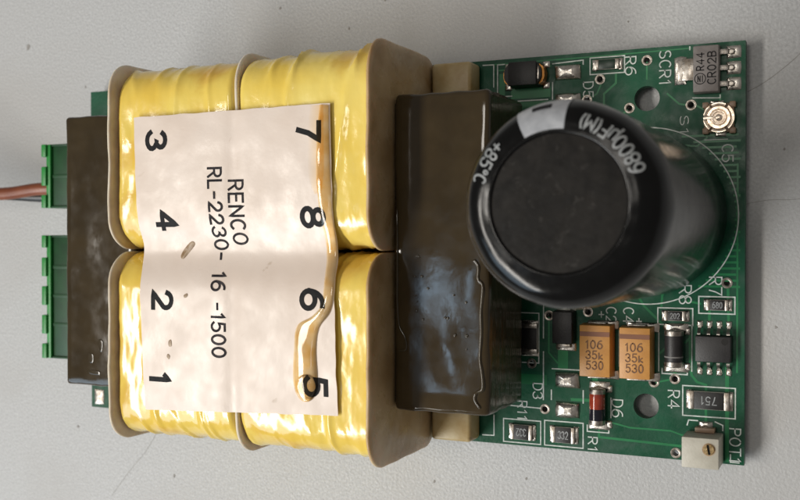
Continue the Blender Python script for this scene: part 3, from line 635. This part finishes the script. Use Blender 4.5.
# ---- eight pin chip
e = empty('integrated_circuit', (52.35, -12.8, 0), root, 'black eight pin integrated circuit near the right board edge')
b = B(); box(b, 49.95, 54.75, -14.75, -11.05, .2, 1.6, .12, 2, taper=.12); obj('body', b, 'epoxy_soft', e)
b = B(); lathe(b, [(.0001, 1.575), (.42, 1.61), (.46, 1.62)], (53.9, -11.85, 0), 20); obj('pin_one_dot', b, 'dark', e)
for k in range(4):
    for s in (-1, 1):
        x = 50.45+1.27*k; b = B(); ye = -11.0 if s > 0 else -14.8
        prf = [(0, .95), (.35, .95), (.62, .75), (.75, .3), (.95, .14), (1.45, .12)]
        for (a, z), (a2, z2) in zip(prf, prf[1:]):
            vs = []
            for (aa, zz) in ((a, z), (a2, z2)):
                for dx in (-.21, .21):
                    for dz in (-.06, .10): vs.append(b.verts.new((x+dx, ye+s*aa, zz+dz)))
            for q in ((0, 1, 3, 2), (4, 6, 7, 5), (0, 4, 5, 1), (2, 3, 7, 6), (1, 5, 7, 3), (0, 2, 6, 4)): b.faces.new([vs[i] for i in q])
        bmesh.ops.remove_doubles(b, verts=b.verts, dist=1e-4)
        obj('pin', b, 'tin', e)
        solder_pad(e, x-.38, x+.38, ye+s*1.35-.45, ye+s*1.35+.5, .22, name='solder_joint')
# ---- thyristor
e = empty('thyristor', (51.3, 24.9, 0), root, 'three lead thyristor greyed by painted glare in the upper right corner of the board')
b = B(); box(b, 49.55, 53.1, 21.6, 28.05, .15, 1.65, .16, 2, taper=.12); obj('body', b, 'scr', e)
b = B(); box(b, 48.2, 49.9, 23.5, 26.5, .45, .72, .06); box(b, 47.5, 48.35, 23.5, 26.5, .10, .38, .06); box(b, 48.1, 48.4, 23.5, 26.5, .3, .68, .06); obj('tab', b, 'tin', e)
solder_pad(e, 46.9, 48.6, 23.0, 26.9, .22, name='solder_joint')
for k in range(3):
    y = 27.1-2.15*k; b = B(); box(b, 52.95, 54.1, y-.36, y+.36, .5, .72, .05); box(b, 53.95, 54.15, y-.36, y+.36, .2, .68, .05); box(b, 54.05, 54.9, y-.36, y+.36, .12, .34, .05); obj('lead', b, 'tin', e)
    solder_pad(e, 53.8, 55.7, y-.85, y+.85, .20, name='solder_joint')
    b = B(); blob(b, [(54.5+.45*math.cos(a*math.pi/4), y+.42*math.sin(a*math.pi/4)) for a in range(8)], .34, .18); obj('solder_drop', b, 'via', e)
lettering('marking', 'CR02B', e, 'ink', .14, 1.05, 4.3, flat(52.1, 24.9, 1.68, -90), gap=.25)
lettering('marking', 'R44', e, 'ink', .14, .95, 2.3, flat(50.6, 25.8, 1.68, -90), gap=.3)
b = B(); ribbon(b, [(50.6+.72*math.cos(a*math.pi/10), 23.5+.72*math.sin(a*math.pi/10)) for a in range(20)], .11, lambda a, c: (a, c, 1.68), .5, True)
for dx in (-.3, 0, .3): ribbon(b, [(50.6+dx, 23.1), (50.6+dx, 23.9)], .11, lambda a, c: (a, c, 1.685), 2)
ribbon(b, [(50.3, 23.9), (50.6, 23.1)], .09, lambda a, c: (a, c, 1.695), 2)
obj('maker_emblem', up(b), 'ink', e, smooth=False, fix=False)
# ---- round trimmer
e = empty('round_trimmer', (53.0, 18.25, 0), root, 'small square trimmer with a bright round metal rotor below the thyristor')
tx, ty = 52.95, 18.25
b = B(); box(b, tx-1.95, tx+1.95, ty-1.95, ty+1.95, .1, .8, .2); obj('base', b, 'trim_brown', e)
for a0, a1 in ((-50, 50), (62, 118), (128, 170), (190, 232), (242, 298)):
    b = B(); lathe(b, [(1.62, .9), (1.62, 1.12), (1.72, 1.2), (2.0, 1.2), (2.08, 1.1), (2.08, .75), (1.62, .75)], (tx, ty, 0), 14, a0=math.radians(a0), a1=math.radians(a1)); obj('crown_segment', b, 'trim_metal', e)
b = B(); lathe(b, [(.45, .9), (.45, 1.02), (.72, 1.05), (.78, 1.22), (.95, 1.24), (1.0, 1.08), (1.12, 1.06), (1.18, 1.3), (1.48, 1.3), (1.54, 1.2), (1.54, .82)], (tx, ty, 0), 40, a0=math.radians(192), a1=math.radians(528)); obj('rotor', b, 'trim_metal', e)
b = B(); lathe(b, [(.44, .85), (.44, 1.2), (.36, 1.26), (.0001, 1.27)], (tx, ty, 0), 20); obj('centre_pin', b, 'trim_metal', e)
b = B(); box(b, tx-2.0, tx-.5, ty-.22, ty+.22, .86, 1.0, .04); obj('slot_arm', b, 'trim_metal', e)
for sx in (-1, 1):
    for sy in (-1, 1):
        b = B(); box(b, tx+sx*1.75-.4, tx+sx*1.75+.4, ty+sy*1.75-.4, ty+sy*1.75+.4, .1, .95, .12); obj('corner_post', b, 'trim_brown', e)
solder_pad(e, tx-1.3, tx+.5, ty+1.7, ty+2.4, .2, name='solder_joint'); solder_pad(e, tx-.6, tx+.9, ty-2.5, ty-1.7, .2, name='solder_joint')
# ---- trimmer potentiometer
e = empty('trimmer_potentiometer', (51.2, -26.2, 0), root, 'off white box trimmer potentiometer with a brass screw at the board corner')
b = B(); box(b, 48.85, 53.6, -28.35, -24.3, .25, 5.0, .13, 2); obj('body', b, 'pot', e)
b = B(); lathe(b, [(.72, 4.9), (.72, 5.12), (.66, 5.22)], (52.35, -25.75, 0), 24)
for f in list(b.faces):
    if len(f.verts) > 8 and f.calc_center_median().z > 5.1: b.faces.remove(f)
for s in (-1, 1):   # the two halves of the slotted screw head
    pts = [(.66*math.cos(math.radians(90*s+d)), .66*math.sin(math.radians(90*s+d))) for d in range(-76, 77, 8)]
    rot = math.radians(-80); P = [(52.35+x*math.cos(rot)-y*math.sin(rot), -25.75+x*math.sin(rot)+y*math.cos(rot)) for x, y in pts]
    lo = [b.verts.new((x, y, 4.98)) for x, y in P]; hi = [b.verts.new((x, y, 5.24)) for x, y in P]
    b.faces.new(hi); b.faces.new(lo)
    for i in range(len(P)): b.faces.new((lo[i], lo[(i+1) % len(P)], hi[(i+1) % len(P)], hi[i]))
sc = obj('screw', b, 'brass', e)
b = B(); lathe(b, [(.0001, 5.03), (.64, 5.03), (.64, 5.0)], (52.35, -25.75, 0), 24); obj('screw_slot', b, 'dark', e)
b = B(); lathe(b, [(.74, 4.99), (.74, 5.02), (.86, 5.02), (.86, 4.99)], (52.35, -25.75, 0), 24); obj('screw_ring', b, 'stain', e)
b = B(); box(b, 50.0, 52.6, -24.28, -23.6, .1, 1.4, .1); obj('terminal', b, 'trim_brown', e)
solder_pad(e, 50.3, 52.2, -23.8, -22.9, .3, name='solder_joint')
# ---- black part with copper coloured ends
e = empty('power_inductor', (26.1, 25.7, 0), root, 'black octagonal surface mount part with copper ends, by the transformer foot')
cx, cy = 25.9, 25.75
def prism(b, pts, z0, z1, k=1.0):
    lo = [b.verts.new((x, y, z0)) for x, y in pts]; mx = sum(p[0] for p in pts)/len(pts); my = sum(p[1] for p in pts)/len(pts)
    hi = [b.verts.new((mx+(x-mx)*k, my+(y-my)*k, z1)) for x, y in pts]
    b.faces.new(lo); b.faces.new(hi)
    for i in range(len(pts)): b.faces.new((lo[i], lo[(i+1) % len(pts)], hi[(i+1) % len(pts)], hi[i]))
    bmesh.ops.bevel(b, geom=list(b.edges), offset=.12, segments=2, affect='EDGES')
b = B(); prism(b, [(cx-2.9, cy-.7), (cx-2.1, cy-1.75), (cx+2.1, cy-1.75), (cx+2.9, cy-.7), (cx+2.9, cy+.7), (cx+2.1, cy+1.75), (cx-2.1, cy+1.75), (cx-2.9, cy+.7)], .2, 2.6, .95); obj('body', b, 'epoxy', e)
b = B(); box(b, cx-2.0, cx+2.2, cy-1.7, cy+1.7, 2.55, 2.95, .12); obj('top_plate', b, 'epoxy', e)
for s in (-1, 1):
    b = B(); prism(b, [(cx+s*2.2, cy-1.55), (cx+s*2.95, cy-.95), (cx+s*3.12, cy), (cx+s*2.95, cy+.95), (cx+s*2.2, cy+1.55)], .15, 1.9, 1); obj('terminal', b, 'gold', e)
    for t in (-1, 1): solder_pad(e, cx+s*2.85-.55, cx+s*2.85+.55, cy+t*1.5-.5, cy+t*1.5+.5, .2, name='solder_joint')
b = B(); box(b, cx+2.3, cx+2.55, cy-.9, cy+.9, 2.3, 2.7, .05); obj('terminal_strip', b, 'tin', e)
# ---- black diode partly under the capacitor rim
e = empty('black_diode', (31.7, -10.3, 0), root, 'black rectangular diode half hidden under the capacitor rim')
b = B(); box(b, 30.2, 33.3, -13.1, -8.3, .3, 2.2, .15, 2, taper=.12); obj('body', b, 'epoxy_soft', e)
for s in (-1, 1):
    yy = -13.1 if s < 0 else -8.3; y2 = sorted((yy, yy+s*.5)); b = B(); box(b, 30.8, 32.7, y2[0], y2[1], .1, 1.3, .08); obj('lead', b, 'tin', e)
    solder_pad(e, 30.3, 33.3, min(yy-s*.1, yy+s*1.1), max(yy-s*.1, yy+s*1.1), .3, name='solder_joint')
for k in range(4): lettering('marking', 'E8', e, 'grey_ink', .07, .5, 1.5, flat(31.8, -12.3+.85*k, 2.22, 0)) if k == 9 else None

# ================================================================= plug connectors at the left end
def connector(y0, cells, label, parent):
    n = len(cells); e = empty('terminal_header', (-56, y0, 0), parent, label)
    ln = sum(cells); b = B()
    box(b, -60.3, -49.0, y0-ln, y0, .02, 5.5, .1)                      # solid lower half
    box(b, -60.3, -49.0, y0-.35, y0+.02, 2.0, 5.8, .1); box(b, -60.3, -49.0, y0-ln-.02, y0-ln+.35, 2.0, 5.8, .1)
    box(b, -50.2, -48.95, y0-ln, y0, 2.0, 7.05, .1); obj('housing', b, 'green_shaded', e)
    y = y0
    for k, c in enumerate(cells):                                          # tongue, slot, tongue, slot ...
        if k % 2 == 0:
            b = B(); box(b, -61.95, -60.9, y-c, y, .6, 6.4, .12); obj('tooth', b, 'green', e)
        y -= c
    b = B(); box(b, -61.15, -60.2, y0-ln, y0, .5, 6.0, .1); obj('front_wall', b, 'green', e)
    y = y0
    for k, c in enumerate(cells):
        if k % 2 == 0 and 0 < k < n-1:
            b = B(); box(b, -60.25, -50, y-c/2-.3, y-c/2+.3, 5.2, 5.62, .04); obj('partition', b, 'green_shaded', e)
        y -= c
connector(18.7, [2.2, 1.75, 3.35, 1.65, 2.3], 'short green two way terminal header holding the wires', root)
connector(2.6, [2.2, 1.75, 3.35, 1.75, 3.35, 1.75, 3.35, 1.75, 2.6], 'long green four way terminal header without wires', root)
# ---- wires
b = B(); tube(b, spline([(-59.0, 10.9, 3.4), (-62.5, 11.0, 3.5), (-66, 10.9, 4.0), (-72, 10.2, 5.4), (-80, 10.4, 8.0), (-92, 12.5, 12), (-115, 18, 17), (-150, 30, 10), (-185, 45, TZ+1.2)], 8), 1.15, 16)
wr = obj('wire', b, 'wire_red', label='red brown insulated wire leaving the short green header'); wr['category'] = 'wire'; wr['group'] = 'wires at the short green header'
b = B(); tube(b, spline([(-59.0, 9.6, 1.6), (-62.5, 9.5, 1.6), (-66, 9.6, 1.8), (-71, 9.9, 2.6), (-80, 10.6, 4.4), (-92, 12.8, 7), (-115, 18, 11), (-150, 28, 6), (-185, 41, TZ+1.0)], 8), .9, 16)
wb = obj('wire', b, 'wire_black', label='black insulated wire running beneath the red brown wire'); wb['category'] = 'wire'; wb['group'] = 'wires at the short green header'
